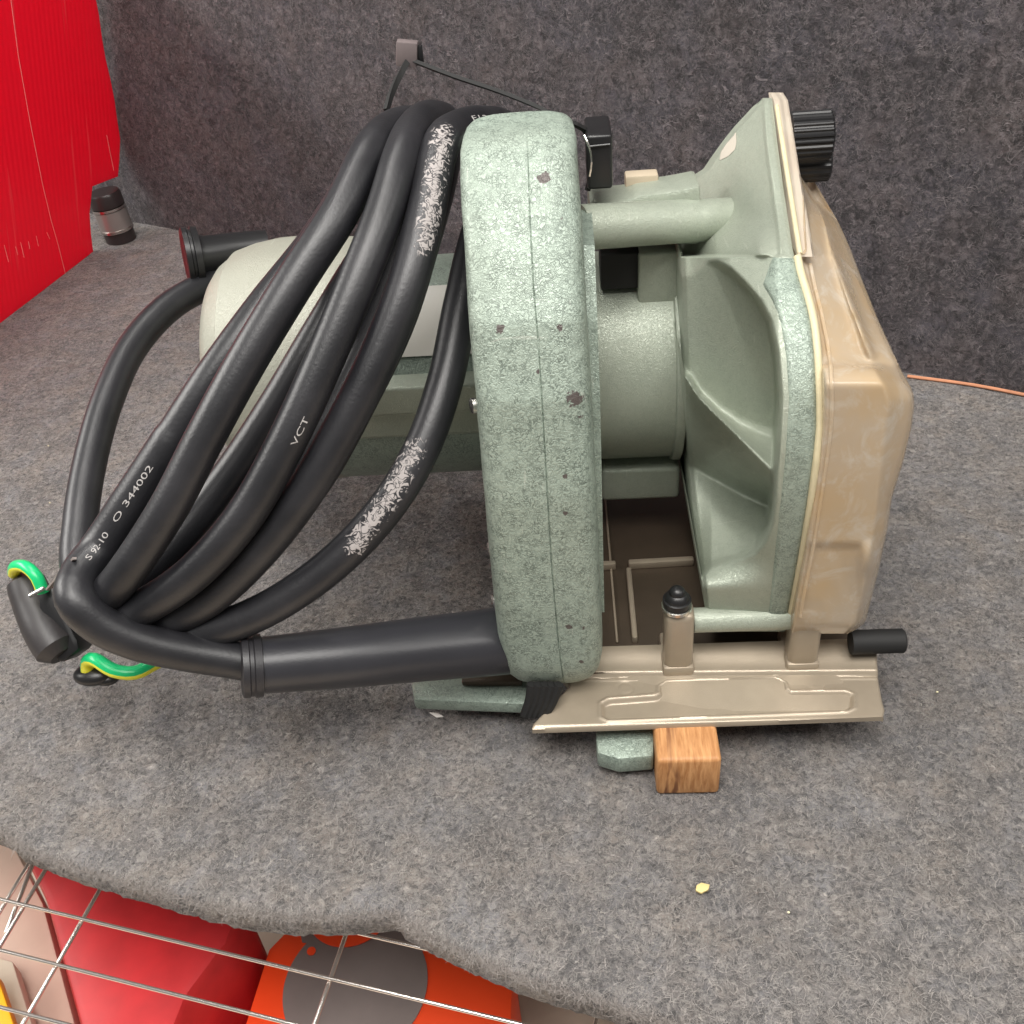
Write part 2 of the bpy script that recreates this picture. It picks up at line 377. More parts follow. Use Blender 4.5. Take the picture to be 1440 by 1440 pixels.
for k_, pl_ in enumerate([[(14, -10), (26, 80), (42, 170), (60, 260), (72, 310)], [(72, 310), (82, 345), (92, 385)], [(6, 345), (12, 368)], [(22, 347), (25, 358)], [(29, 341), (34, 362)], [(40, 340), (42, 350)], [(51, 332), (54, 346)], [(66, 327), (70, 336)], [(150, 190), (160, 240)]]):
    q_ = [onpanel(x, y) for x, y in pl_]; q_ = [p*.9985+CAM*.0015-0*p for p in q_]
    o_ = MB().tube(q_, .00022, 5).build('scratch', scm, bpy.data.objects['red_partition'])
# black post cap with silver rim at the corner
c0 = aZ(171, 337, 0); r_ = .0135
mb = MB(); mb.lathe([(0, r_*.92), (.030, r_*.92), (.0301, r_), (.039, r_), (.041, r_*.92)], c0, (-.06, 0, 1), 32)
e = empty('corner_post', tuple(c0)); tag(e, 'short black post with silver bands in the corner beside the red panel', 'post')
mb.build('post_body', simple('dark_brown_plastic', (.03, .022, .022), .3), e)
for zz, h in ((.009, .0025), (.027, .0022)):
    mb = MB(); mb.lathe([(zz, r_*.95), (zz+.0002, r_*1.0), (zz+h, r_*1.0), (zz+h+.0002, r_*.95)], c0, (-.06, 0, 1), 32); mb.build('band', M['steel'], e)
mb = MB(); mb.lathe([(.0115, r_*.94), (.0116, r_*.97), (.0265, r_*.97), (.0266, r_*.94)], c0, (-.06, 0, 1), 32); mb.build('sleeve', simple('satin_silver', (.42, .38, .36), .3, .7), e)

# ------------------------------------------------------------ below the shelf
mb = MB(); mb.box((-1.2, -.8, -.24), (1.2, 1.2, -.22)); tag(mb.build('floor', M['floor'], smooth=False), 'beige floor', kind='structure')
def slab(name, px, z, th, mat, bev=.001, par=None, **k):
    mb = MB(); mb.prism([aZ(x, y, z) for x, y in px], (0, 0, -th), bev)
    return mb.build(name, mat, par, loc=tuple(aZ(*px[0], z)), **k) if par is None else mb.build(name, mat, par)
tag(slab('red_container', [(15, 1165), (62, 1262), (112, 1445), (150, 1600), (215, 1520), (262, 1400), (318, 1325), (345, 1262), (200, 1180)], -.10, .118, M['redbox'], .004), 'red plastic container under the shelf behind the wire rack', 'container')
tag(slab('beige_board', [(-60, 1150), (15, 1180), (60, 1270), (108, 1450), (60, 1560), (-60, 1500)], -.13, .02, M['beige']), 'beige board at the lower left behind the wire rack', 'board')
tag(slab('pale_board', [(-60, 1330), (18, 1352), (48, 1450), (-20, 1520)], -.115, .01, simple('pale_board_paint', (.52, .45, .36), .5)), 'pale cream board lying on the beige board at the lower left', 'board')
tag(slab('yellow_board', [(-60, 1330), (-4, 1370), (26, 1460), (-30, 1520)], -.095, .008, M['yel']), 'bright yellow board at the lower left corner', 'board')
e = empty('printed_carton', tuple(aZ(520, 1400, -.14))); tag(e, 'orange red carton with a large grey disc printed on it, under the shelf', 'carton')
slab('carton_body', [(378, 1335), (470, 1240), (610, 1290), (722, 1352), (716, 1500), (560, 1560), (320, 1520)], -.14, .078, M['ored'], .001, e)
def disc(name, cx, cy, rx, z, mat, par):
    c = aZ(cx, cy, z); r = abs((aZ(cx+rx, cy, z)-c)[0])
    mb = MB(); mb.lathe([(0, r), (.0006, r)], c, (0, 0, 1), 64); return mb.build(name, mat, par)
disc('printed_disc', 500, 1385, 101, -.1398, M['greyc'], e)
slab('printed_band', [(425, 1325), (405, 1240), (600, 1260), (606, 1330), (560, 1345)], -.1396, .0004, M['greyc'], 0, e)
disc('printed_dot', 493, 1272, 62, -.1387, M['ored'], e)
disc('printed_dot', 438, 1338, 6, -.1387, M['ored'], e)
er = empty('wire_rack', tuple(aZ(300, 1340, -.03))); tag(er, 'chromed wire rack shelf grid below the felt shelf', 'wire rack')
WZ = -.032
for (a, b) in [((-60, 1250), (760, 1447)), ((-60, 1321), (470, 1455)), ((-60, 1401), (240, 1478)), ((380, 1283), (760, 1372))]:
    mb = MB(); mb.tube([aZ(*a, WZ), aZ(*b, WZ)], .00072, 10); mb.build('wire', M['wire'], er)
for (a, b) in [((163, 1212), (10, 1478)), ((62, 1180), (-30, 1330)), ((60, 1180), (8, 1312)), ((90, 1180), (-30, 1380)), ((505, 1262), (430, 1475)), ((850, 1380), (830, 1475))]:
    mb = MB(); mb.tube([aZ(*a, WZ-.0017), aZ(*b, WZ-.0017)], .00085, 10); mb.build('wire', M['wire'], er)

# ------------------------------------------------------------ felt fibres and crumbs
def fibres(n, sampler, name, mat, L=(.002, .0045), lift=.0009):
    V = []; Fc = []
    for _ in range(n):
        p, nz = sampler(); p = Vector(p); a = random.uniform(0, 6.28); l = random.uniform(*L)
        nz = Vector(nz); t1 = nz.orthogonal().normalized(); t2 = nz.cross(t1)
        bend = random.uniform(-1.6, 1.6); h = random.uniform(.2, 1)*lift; wd = random.uniform(.000022, .00005); k0 = len(V); q = p.copy()
        for s in range(5):
            u = s/4; d = t1*math.cos(a+bend*u)+t2*math.sin(a+bend*u); sd_ = nz.cross(d)
            c = q+nz*(h*math.sin(math.pi*u)+.0001)
            V += [c-sd_*wd+nz*wd*.5, c+sd_*wd+nz*wd*.5]; q = q+d*l/4
            if s: Fc.append((k0+2*s-2, k0+2*s-1, k0+2*s+1, k0+2*s))
    o = obj(name, V, Fc, mat, smooth=False); tag(o, 'loose felt fibres on the grey shelf', kind='stuff'); return o
def samp_table():
    while 1:
        x = random.uniform(-100, 1540); y = 380+1080*random.random()**.75; p = aZ(x, y, 0)
        t = np.interp(p[0], [q[0] for q in fine], [q[1] for q in fine])
        if p[1] > t+.001: return (p[0], p[1], .0002), (0, 0, 1)
def samp_edge():
    p = random.choice(fine); return (p[0], p[1]+random.uniform(-.0003, .0015), random.uniform(-.002, .0002)), (0, -.8, .6)
fm = simple('felt_fibre', (.36, .33, .31), .8)
fibres(15000, samp_table, 'felt_fibres', fm); fibres(9000, samp_edge, 'felt_fibres', simple('felt_edge_fibre', (.26, .235, .22), .8), (.001, .0050), .0012)
o = MB().prism([aZ(x, y, .0015) for x, y in [(979, 1247), (986, 1243), (998, 1246), (996, 1253), (986, 1258), (978, 1254)]], (0, 0, .001), .0002).build('wood_chip', simple('chip_yellow', (.62, .50, .22), .6), loc=tuple(aZ(988, 1250, 0)))
tag(o, 'tiny yellow chip lying on the grey felt in front of the wood block', 'chip')
o = MB().prism([aZ(x, y, .001) for x, y in [(604, 1003), (614, 1010), (624, 1009), (616, 1004)]], (0, 0, .0008), .0002).build('lint_fleck', simple('fleck_white', (.7, .66, .62), .6), loc=tuple(aZ(612, 1006, 0)))
tag(o, 'white fleck on the felt below the green metal foot', 'fleck')
for (x, y) in [(1318, 973), (1109, 1283), (68, 627), (70, 707)]:
    o = MB().sphere(aZ(x, y, .0008), .0005, (1, .8, .6), 8, 6).build('crumb', simple('crumb_cream', (.75, .68, .45), .6), loc=tuple(aZ(x, y, 0)))
    tag(o, 'tiny pale crumb on the grey felt ' + {1318: 'right of the champagne base plate', 1109: 'right of the yellow chip', 68: 'left of the cord, farther of two', 70: 'left of the cord, nearer of two'}[x], 'crumb', 'pale crumbs on the felt')

# ------------------------------------------------------------ wood block
w0, w1 = aZ(923, 1118, 0), aZ(1010, 1117, 0)
mb = MB(); mb.box((w0[0], .2235, 0.0002), (w1[0]+.0003, .262, .0203), .0017, 3)
ob = mb.build('wood_block', M['wood'], loc=(w0[0], .2235, 0)); tag(ob, 'small reddish brown wooden block propping up the front of the champagne base plate', 'wood block')

# ------------------------------------------------------------ the saw
saw = empty('circular_saw', tuple(ORG)); tag(saw, 'old hammered green electric saw with D handle, champagne base and amber blade cover', 'power saw')
def part(mb, name, mat, parent=saw, **k): return mb.build(name, mat, parent, **k)

# base plate: front apron with a sunken outline, raised bar behind it
recess = [(847, 990), (856, 985), (922, 980), (930, 976), (930, 966), (938, 961), (1092, 957), (1101, 961), (1104, 970), (1112, 975), (1190, 974), (1198, 978), (1198, 994), (1190, 998), (856, 1011), (848, 1007)]
ZB = .0226
rc = np.array([aZ(x, y, ZB)[:2] for x, y in recess])
def sdf(poly, p):
    d = 1e9; inside = False; n = len(poly)
    for i in range(n):
        a, b = poly[i], poly[(i+1) % n]; e = b-a; w_ = p-a; t = max(0, min(1, (w_@e)/(e@e))); d = min(d, np.linalg.norm(w_-e*t))
        if (a[1] > p[1]) != (b[1] > p[1]) and p[0] < (b[0]-a[0])*(p[1]-a[1])/(b[1]-a[1])+a[0]: inside = not inside
    return -d if inside else d
Lb = [aZ(x, y, ZB) for x, y in [(748, 1024), (749, 1016), (770, 995), (800, 965), (780, 940), (780, 900), (780, 880)]]
Rb = [aZ(x, y, ZB) for x, y in [(1243, 1008), (1245, 999), (1241, 985), (1233, 942), (1231, 925), (1229, 908), (1226, 893)]]
def side(tab, y): return float(np.interp(y, [p[1] for p in tab], [p[0] for p in tab]))
y0 = (Lb[0][1]+Rb[0][1])/2; y1 = .2732
ys = list(np.linspace(y0, y1, 74)); rows = []
circ = [(aZ(879, 968, ZB)[:2], .0028), (aZ(1147, 962, ZB)[:2], .0028)]
for y in ys:
    row = []
    for j in range(210):
        u = j/209; u = u+.0 
        x = side(Lb, y)*(1-u)+side(Rb, y)*u
        yy = y+(Lb[0][1]+(Rb[0][1]-Lb[0][1])*u-y0)*(1-sstep(y0, y0+.02, y))
        z = ZB
        s = sdf(rc, np.array([x, yy])) if rc[:, 0].min()-.003 < x < rc[:, 0].max()+.003 and yy < .2590 else 1
        z -= .0016*(1-sstep(-.0011, .0004, s))
        z += .0006*math.exp(-((s-.0010)/.0006)**2)
        yk = yy+(x-.055)*.03; z += .0022*sstep(.2592, .2612, yk)+.0026*sstep(.2615, .2722, yk)+.0004*math.exp(-((yk-.2586)/.0005)**2)
        for c, r in circ:
            dd = abs(math.hypot(x-c[0], yy-c[1])-r); z -= .00025*math.exp(-(dd/.0004)**2)
        ef = min(yy-y0+.0005, (side(Rb, y)-x)+.0003, (x-side(Lb, y))+.0003)
        z -= .0008*(1-sstep(0, .0012, max(0, ef)))
        row.append((x, yy, z))
    rows.append(row)
V, Fc = grid_solid(rows, (0, 0, -.0022)); base = obj('base_plate', V, Fc, M['bronze'], saw, angle=60)
# floor of the base behind the bar, ribs
mb = MB(); mb.box((-.022, .2730, .0200), (.104, .43, .0222), .0004); mb.box((-.010, .262, .0204), (.102, .2728, .0246), .0004); fl = part(mb, 'base_floor', M['bronze_shadow'])
zf = .0222
def rib(a, b, wd, h, name='rib'):
    a, b = aZ(*a, zf), aZ(*b, zf); d = (b-a)/np.linalg.norm(b-a); s = np.array([-d[1], d[0], 0])*wd/2
    MB().prism([a-s, b-s, b+s, a+s], (0, 0, h), .0006).build(name, M['bronze'], base)
rib((845, 800), (866, 799), .0028, .0035); rib((884, 798), (975, 793), .0030, .0035); rib((884, 806), (893, 905), .0022, .0035); rib((846, 640), (868, 905), .0010, .001)
# hinge lugs
def lug(xl, xr, yt, yb, Yf):
    a = aY(xl, yb, Yf); b = aY(xr, yb, Yf); t = aY((xl+xr)/2, yt, Yf)
    mb = MB(); mb.box((a[0], Yf, .0232), (b[0], Yf+.0105, t[2]), .0026, 3)
    mb.box((a[0]-.0006, Yf-.0008, .0224), (b[0]+.0006, Yf+.019, .0276), .0014, 2)
    return mb.build('hinge_lug', M['bronze'], base)
l1 = lug(934, 974, 868, 950, .2612); lug(1107, 1149, 862, 944, .2612)
# stop screw on the left lug
c = aY(952, 842, .2662)
mb = MB(); mb.sphere(c, .0046, (1, 1, .8)); mb.lathe([(-.0005, .0046), (.0, .0052), (.0022, .0052), (.0025, .0046)], c-np.array([0, 0, .0022]), (0, 0, 1), 24); mb.sphere(c+np.array([0, 0, .0032]), .0030, (1, 1, .8)); mb.build('stop_screw', M['blackp'], saw)
mb = MB(); mb.lathe([(-.0012, .0044), (-.0008, .0056), (.0006, .0056), (.001, .0044)], c-np.array([0, 0, .0036]), (0, 0, 1), 24); mb.build('washer', M['steel'], saw)
# hinge barrel of the blade case
a, b = aY(975, 872, .2695), aY(1109, 868, .2695)
mb = MB(); zc = (a[2]+b[2])/2; mb.tube([(a[0], .2695, zc), (b[0], .2695, zc)], .0047, 32); part(mb, 'hinge_barrel', M['smooth'])
# black guide rod end at the right
a = aY(1200, 912, .262); b = aY(1276, 911, .262)
mb = MB(); mb.lathe([(0, .0046), (b[0]-a[0]-.0006, .0046), (b[0]-a[0], .0040)], (a[0], .266, a[2]-.0008), (1, .0, 0), 28); part(mb, 'guide_rod', M['blackm'])

# blade case (painted casting with cooling pocket)
RYt = [(140, .3875), (160, .376), (200, .3585), (240, .342), (280, .3285), (320, .312), (350, .300), (380, .2925), (400, .2870), (440, .2790), (480, .2720), (520, .2660), (560, .2615), (600, .2585), (640, .2568), (700, .2572), (760, .2598), (800, .2625), (840, .2655), (890, .2700)]
RYt = sm(RYt, 14)
RY = lambda y: interp(y, RYt)
Lt = [(140, 1074), (146, 1068), (152, 1060), (165, 1048), (180, 1034), (200, 1018), (225, 1000), (240, 990), (250, 974), (270, 962), (300, 956), (350, 957), (400, 959), (500, 962), (600, 966), (660, 969), (700, 973), (760, 980), (800, 985), (860, 992), (888, 1001)]
Rt = [(140, 1086), (200, 1093), (280, 1104), (340, 1113), (358, 1116), (361, 1118), (380, 1121), (400, 1127), (430, 1136), (460, 1142), (500, 1146), (560, 1149), (600, 1149), (640, 1145), (700, 1137), (780, 1124), (850, 1111), (888, 1104)]
Rt = sm(Rt, 7)
# pocket boundary lines as functions of x
ktop = lambda x: interp(x, [(955, 345), (1000, 358), (1028, 376), (1050, 398), (1072, 424), (1086, 452), (1093, 478), (1100, 560), (1110, 660)])
kbot = lambda x: interp(x, [(955, 830), (985, 815), (1000, 797), (1040, 788), (1062, 778), (1078, 760), (1087, 735), (1092, 700), (1105, 640)])
kright = lambda y: interp(y, [(376, 1028), (398, 1050), (424, 1072), (452, 1086), (500, 1096), (560, 1100), (640, 1096), (700, 1090), (735, 1087), (760, 1078), (778, 1062), (797, 1003)])
crest = lambda x: interp(x, [(960, 520), (985, 560), (1040, 617), (1087, 666), (1100, 675)])
bstart = lambda x: interp(x, [(960, 515), (985, 552), (1010, 575), (1035, 592), (1060, 603), (1090, 612)])
valley = lambda x: interp(x, [(960, 648), (980, 655), (1040, 690), (1087, 713), (1100, 718)])
def caseY(x, y):
    Ys = RY(y)
    if y < 360:                                     # tall lug above the step: flat left face turning into the rim strip
        xs = interp(y, [(140, 1075), (200, 1079), (280, 1090), (330, 1097), (360, 1099)])
        xl = interp(y, Lt)
        k = max(0, (xs-x))/110
        Yv = Ys+.052*k
        Yv += .0011*sstep(0, 6, xs-x)
        fl_ = sstep(300, 362, y)*(1-sstep(0, 1, (1010-x)/40))
        Yv -= .013*fl_*sstep(0, 1, (xs+6-x)/40)
        # shoulder under the cross bar
        return max(Yv, .25)
    Ys = Ys+.0016*sstep(356, 364, y)-.0016
    Ys += .0010*sstep(1125, 1095, x) if False else 0
    kr = kright(y); inside = min(y-ktop(x), kbot(y and x)-y, (kr-x)*1.0 if 376 < y < 797 else 99)
    out = Ys + .022*max(0, (1095-x))/110*(1-sstep(780, 830, y)) + .004*max(0, (1095-x))/110*sstep(780, 830, y)
    if y < 420: out += .012*sstep(1028, 965, x) 
    out -= .006*(1-sstep(361, 376, y))*0
    if inside <= 0: return out
    xx = (1095-x)/125.
    fl1 = .2805+.036*min(1, max(0, xx))               # floor of the upper pocket
    T, Bs, C_, Vv, E_ = ktop(x), bstart(x), crest(x), valley(x), kbot(x)
    yb = .294+.024*xx; cr = .2715+.028*xx; va = .312+.018*xx; en = .2735+.014*xx
    Yp = float(np.interp(y, [T, T+14, Bs-8, Bs+4, C_-3, C_+7, Vv-6, Vv+4, E_-10, E_], [.2985+.030*xx-.003, .2985+.030*xx, yb+.002, yb, cr, cr+.003, va-.002, va, en+.002, en-.001]))
    k = sstep(0, 9, inside)
    return out*(1-k)+max(Yp, out)*k
rows = []
yy = 140.
ylist = []
while yy < 888: ylist.append(yy); yy += 1.0 if 352 < yy < 366 else 2.2
ylist.append(888)
for y in ylist:
    l, r = interp(y, Lt), interp(y, Rt); row = []
    for j in range(110):
        x = l+(r-l)*j/109; Yv = caseY(x, y)
        Yv += .0022*(1-sstep(0, 7, x-l))+.0010*(1-sstep(0, 5, r-x))
        row.append(aY(x, y, Yv))
    rows.append(row)
# light smoothing of the casting
G = np.array(rows)
for _ in range(3):
    H = G.copy(); H[1:-1, 1:-1] = (G[1:-1, 1:-1]*2+G[:-2, 1:-1]+G[2:, 1:-1]+G[1:-1, :-2]+G[1:-1, 2:])/6; G = H
V, Fc = grid_solid(G, .372); case = obj('blade_case', V, Fc, M['smooth'], saw, angle=75)
# hammered rim band laid on the casting edge
rows = []
for y in [v for v in ylist if v > 364]:
    l = max(interp(y, [(364, 1085), (400, 1072), (424, 1086), (452, 1097), (500, 1105), (560, 1109), (640, 1104), (700, 1098), (740, 1093), (790, 1088), (888, 1078)]), 0); r = interp(y, Rt)-1
    rows.append([aY(l+(r-l)*j/8, y, caseY(l+(r-l)*j/8, y)-.0006+.0007*(1 if j in (0, 8) else 0)) for j in range(9)])
V, Fc = grid_solid(rows, (0, .0012, 0)); obj('rim_band', V, Fc, M['rough'], case, angle=75)
# pale patch standing in for the highlight at the lug's opening
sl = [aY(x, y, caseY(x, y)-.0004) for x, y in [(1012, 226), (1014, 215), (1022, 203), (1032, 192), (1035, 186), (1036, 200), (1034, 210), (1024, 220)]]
MB().prism(sl, (0, .0012, 0), .0003).build('slot_glint', simple('slot_highlight', (.52, .48, .41), .4), case)
# gasket along the rim
gp = [aY(interp(y, Rt)+3.5, y, RY(y)+.0006) for y in list(range(362, 870, 8))]
MB().tube(spline(gp, .003), .00135, 10).build('gasket', M['gasket'], saw)
gp = [aY(interp(y, [(140, 1091), (358, 1125)]), y, RY(y)+.0006) for y in range(150, 360, 8)]
MB().tube(spline(gp, .003), .0009, 10).build('gasket', M['gasket'], saw)

# amber cover
CL = lambda y: interp(y, Rt)+7
Ct = [(276, 1141), (290, 1160), (310, 1178), (350, 1196), (400, 1215), (450, 1235), (500, 1258), (530, 1272), (550, 1284), (570, 1286), (600, 1282), (650, 1270), (700, 1254), (750, 1247), (780, 1240), (800, 1236), (850, 1223), (876, 1217), (886, 1204), (892, 1190)]
CLt = [(276, 1136), (356, 1140), (360, 1128), (400, 1136), (440, 1146), (480, 1154), (520, 1160), (560, 1161), (600, 1160), (640, 1155), (700, 1146), (780, 1133), (850, 1119), (892, 1113)]
OT = sm([(276, .400), (310, .362), (400, .3200), (480, .2900), (500, .2830)], 10); XI = sm([(276, 1140), (300, 1156), (350, 1166), (380, 1177), (430, 1194), (480, 1213), (515, 1226), (545, 1246), (570, 1251), (600, 1246), (700, 1234), (760, 1226), (892, 1200)], 7)
Ct = sm(Ct, 4)
def coverY(x, y, l, r):
    u = (x-l)/(r-l); Yr = RY(y)+.0015
    if y < 500:
        o_ = interp(y, OT)
    else: o_ = interp(y, [(500, .2830), (560, .2620), (600, .2610), (700, .2600), (800, .2600), (892, .2640)])
    xi = interp(y, XI)
    if y > 515:      # front box face with chamfered right side
        Yf = .2555+.0002*(y-520)/40
        k = sstep(500, 545, y)
        base_ = Yr*(1-k)+min(Yf, Yr-.0005)*k
        base_ = Yr+(base_-Yr)*sstep(0, 6, x-l)
        return base_+(o_+.006-base_)*max(0, (x-xi)/max(6, r-xi))**1.0*.9
    a_ = Yr+.0030*sstep(0, 8, x-l)
    m_ = a_+(o_-Yr)*.35*((x-l)/max(8, xi-l)) if x < xi else a_+(o_-Yr)*.35+(o_-Yr)*.65*(x-xi)/max(4, r-xi)
    m_ -= .0030*math.exp(-((x-xi-4)/7)**2)*sstep(300, 360, y)
    if x > xi: m_ -= .0015
    return m_*(1-sstep(492, 515, y))+ (Yr+(o_-Yr)*u**1.3)*sstep(492, 515, y)
rows = []
y = 276.
while y <= 892:
    l, r = interp(y, CLt)-6, interp(y, Ct); row = []
    for j in range(56):
        x = l+(r-l)*j/55; Yv = coverY(x, y, l, r)
        if 760 < y < 812: Yv -= .0018*math.exp(-((x-1225)/14)**2)*math.sin((y-760)/52*math.pi)
        Yv += .0012*sstep(764, 770, y)*(1-sstep(1206, 1214, x))*sstep(0, 6, x-l)
        Yv += .0025*(1-sstep(0, 5, r-x))+.004*sstep(878, 892, y)
        row.append(aY(x, y, Yv))
    rows.append(row); y += 3
G = np.array(rows)
for _ in range(3):
    H = G.copy(); H[1:-1, 1:-1] = (G[1:-1, 1:-1]*2+G[:-2, 1:-1]+G[2:, 1:-1]+G[1:-1, :-2]+G[1:-1, 2:])/6; G = H
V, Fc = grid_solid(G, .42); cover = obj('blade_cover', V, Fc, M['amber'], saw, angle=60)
bd = [aY(interp(y, CLt)+9, y, coverY(interp(y, CLt)+9, y, interp(y, CLt), interp(y, Ct))-.0001) for y in range(372, 872, 9)]
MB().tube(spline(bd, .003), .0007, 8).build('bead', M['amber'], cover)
# clear flange strip beside the tall lug
rows = []
for y in range(141, 362, 4):
    l = interp(y, [(140, 1087), (361, 1121)]); r = interp(y, [(141, 1108), (361, 1145)])
    xm = interp(y, [(141, 1099), (361, 1128)]); row = []
    for j in range(11):
        x = l+(r-l)*j/10; row.append(aY(x, y, RY(y)-.0004+.0028*sstep(xm-3, xm+3, x)+(.0018 if j in (0, 10) else 0)))
    rows.append(row)
V, Fc = grid_solid(rows, (0, .010, 0)); obj('cover_flange', V, Fc, M['clear'], cover, angle=50)
# knurled knobs beyond the cover flange
def knob(cx, cy, t, r, l, n=26, name='knob'):
    c = Vector(aT(cx, cy, t)); V = []; Fc = []; prof = [(0, r*.96), (.0004, r), (l-.0008, r), (l, r*.93)]; seg = n*4
    for (x, rr) in prof:
        for k in range(seg):
            a = 2*math.pi*k/seg; q = rr*(1-.055*(1 if k % 4 in (0, 1) else 0)); V.append(c+Vector((x, q*math.cos(a), q*math.sin(a))))
    for i in range(3): Fc += [(i*seg+k, i*seg+(k+1) % seg, (i+1)*seg+(k+1) % seg, (i+1)*seg+k) for k in range(seg)]
    Fc.append(tuple(range(seg))[::-1]); Fc.append(tuple(3*seg+k for k in range(seg)))
    return obj(name, V, Fc, M['blackp'], saw, angle=25)
knob(1110, 194, .395, .0098, .0158); knob(1118, 232, .405, .0072, .0135, 16)

# motor
MY, MZ = .374, .0985
prof = [(-.1490, .016), (-.1485, .040), (-.1465, .0445), (-.1450, .0465), (-.1290, .0468), (-.1285, .0475), (-.1100, .0475), (-.1095, .0468), (-.0300, .0462), (-.0050, .0460)]
mb = MB(); mb.lathe([(-.1095, .0462), (-.03, .0460), (.0, .0456)], (0, MY, MZ), (1, 0, 0), 96); mot = part(mb, 'motor_housing', M['rough'], angle=30)
mb = MB(); MYc, MZc = .378, .102
mb.lathe([(-.151, .020), (-.1505, .034), (-.1485, .0390), (-.1450, .0432), (-.1395, .0468), (-.1390, .0478), (-.131, .0502), (-.121, .0518), (-.108, .0522), (-.085, .0500), (-.080, .046)], (0, MYc, MZc), (1, 0, 0), 96); part(mb, 'motor_end_cap', M['cream'], angle=30)
mb = MB(); mb.lathe([(-.0008, .044), (-.0005, .0505), (.0045, .0505), (.0052, .0490), (.0058, .0440), (.0062, .0434), (.0385, .0434), (.0390, .0446), (.0400, .0450), (.0425, .0450)], (0, MY, MZ), (1, 0, 0), 96); mh = part(mb, 'front_housing', M['smooth'], angle=30)
# pale rating label wrapped on the motor
V = []; Fc = []
for i in range(2):
    for k in range(13):
        a_ = math.radians(34+36*k/12); V.append((-.075+.04*i, MY-.0472*math.cos(a_), MZ+.0472*math.sin(a_)))
Fc = [(k, k+1, 14+k, 13+k) for k in range(12)]
obj('rating_label', V, Fc, simple('pale_label', (.70, .68, .62), .35), mot)
# moulded rail along the motor
a, b = aY(400, 592, .323), aY(672, 592, .323); t = aY(560, 545, .323)
MB().box((a[0], .3225, a[2]), (b[0]+.01, .345, t[2]), .0016, 3).build('motor_rail', M['smooth'], saw)
MB().box((a[0], .3265, a[2]-.013), (b[0]+.01, .345, a[2]+.001), .002, 3).build('motor_rail', M['smooth'], saw)
# gear neck between motor and case with raised block and a black box standing in for the shaded gap
def face_box(x0, y0_, x1, y1_, Yf, dep, name, mat, bev=.001, par=saw):
    a = aY(x0, y1_, Yf); b = aY(x1, y1_, Yf); c = aY((x0+x1)/2, y0_, Yf)
    return MB().box((a[0], Yf, a[2]), (b[0], Yf+dep, c[2]), bev, 3).build(name, mat, par)
face_box(897, 356, 957, 470, .3500, .03, 'gear_neck', M['smooth'], .0012)
face_box(845, 357, 900, 408, .352, .02, 'dark_gap', M['blackm'], .0005)
face_box(846, 660, 955, 706, .345, .03, 'motor_foot', M['smooth'], .002)
# cross bar from the handle to the case, backing web, small fittings on top
a, b = aY(815, 320, .334), aY(1050, 306, .361)
d = b-a
mb = MB(); mb.tube([a+d*k/8 for k in range(9)], [.0078, .0078, .0078, .0077, .0077, .0076, .0076, .0075, .0074], 36); part(mb, 'cross_bar', M['smooth'])
a, b = aY(826, 300, .352), aY(962, 300, .352)
MB().prism([aY(828, 288, .352), aY(884, 282, .352), aY(897, 276, .352), aY(945, 270, .352), aY(985, 262, .352), aY(985, 345, .352), aY(828, 345, .352)], (0, .018, 0), .0016).build('web', M['smooth'], saw)
a = aY(903, 263, .365); mb = MB(); mb.box((a[0]-.0062, .365, a[2]-.006), (a[0]+.0060, .372, a[2]+.0042), .0009, 2); part(mb, 'terminal', simple('ivory_plastic', (.50, .42, .31), .4))
a = aY(934, 261, .366); mb = MB(); mb.tube([a-np.array([.004, 0, 0]), a+np.array([.0022, 0, 0])], .0010, 10); part(mb, 'terminal_wire', M['ored'])
# trigger lock box beside the handle top
face_box(826, 190, 862, 268, .345, .022, 'switch_box', M['blackp'], .0012)
a = aY(858, 203, .3446); b = aY(830, 206, .3446); MB().tube([a, b], .0004, 6).build('switch_edge', M['blackp'], saw)
# side nozzle behind the motor
c = np.array(aT(360, 350, .44)); e_ = np.array(aT(259, 361, .43)); ax = (e_-c)/np.linalg.norm(e_-c); L_ = np.linalg.norm(e_-c)
mb = MB(); mb.lathe([(-.005, .0078), (L_-.009, .0080), (L_-.0072, .0086), (L_-.0068, .0119), (L_-.0042, .0123), (L_-.0038, .0113), (L_-.0028, .0113), (L_-.0024, .0122), (L_-.0004, .0122), (L_, .0112), (L_-.0005, .009)], c, ax, 48); part(mb, 'side_grip', M['blackp'])

# D handle: rounded grip with a parting seam, arms to the motor
rowsH = [(173, 690, 780), (176, 668, 797), (181, 656, 808), (190, 649, 815), (205, 646, 818), (250, 646, 820), (300, 648, 823), (350, 652, 826), (400, 655, 829), (440, 657, 831), (480, 660, 833), (520, 664, 836), (560, 668, 838), (600, 671, 840), (640, 675, 842), (680, 678, 844), (720, 682, 846), (760, 685, 847), (800, 689, 849), (840, 693, 851), (880, 697, 853), (910, 701, 854), (930, 705, 854), (945, 711, 851), (955, 720, 845), (961, 733, 835), (965, 752, 815)]
seamt = [(170, 741), (300, 745), (400, 750), (480, 757), (560, 762), (700, 770), (800, 776), (900, 785), (965, 793)]
dense = []
for i in range(len(rowsH)-1):
    n = max(1, int((rowsH[i+1][0]-rowsH[i][0])/8))
    for k in range(n): dense.append(tuple(rowsH[i][q]+(rowsH[i+1][q]-rowsH[i][q])*k/n for q in range(3)))
dense.append(rowsH[-1])
rings = []
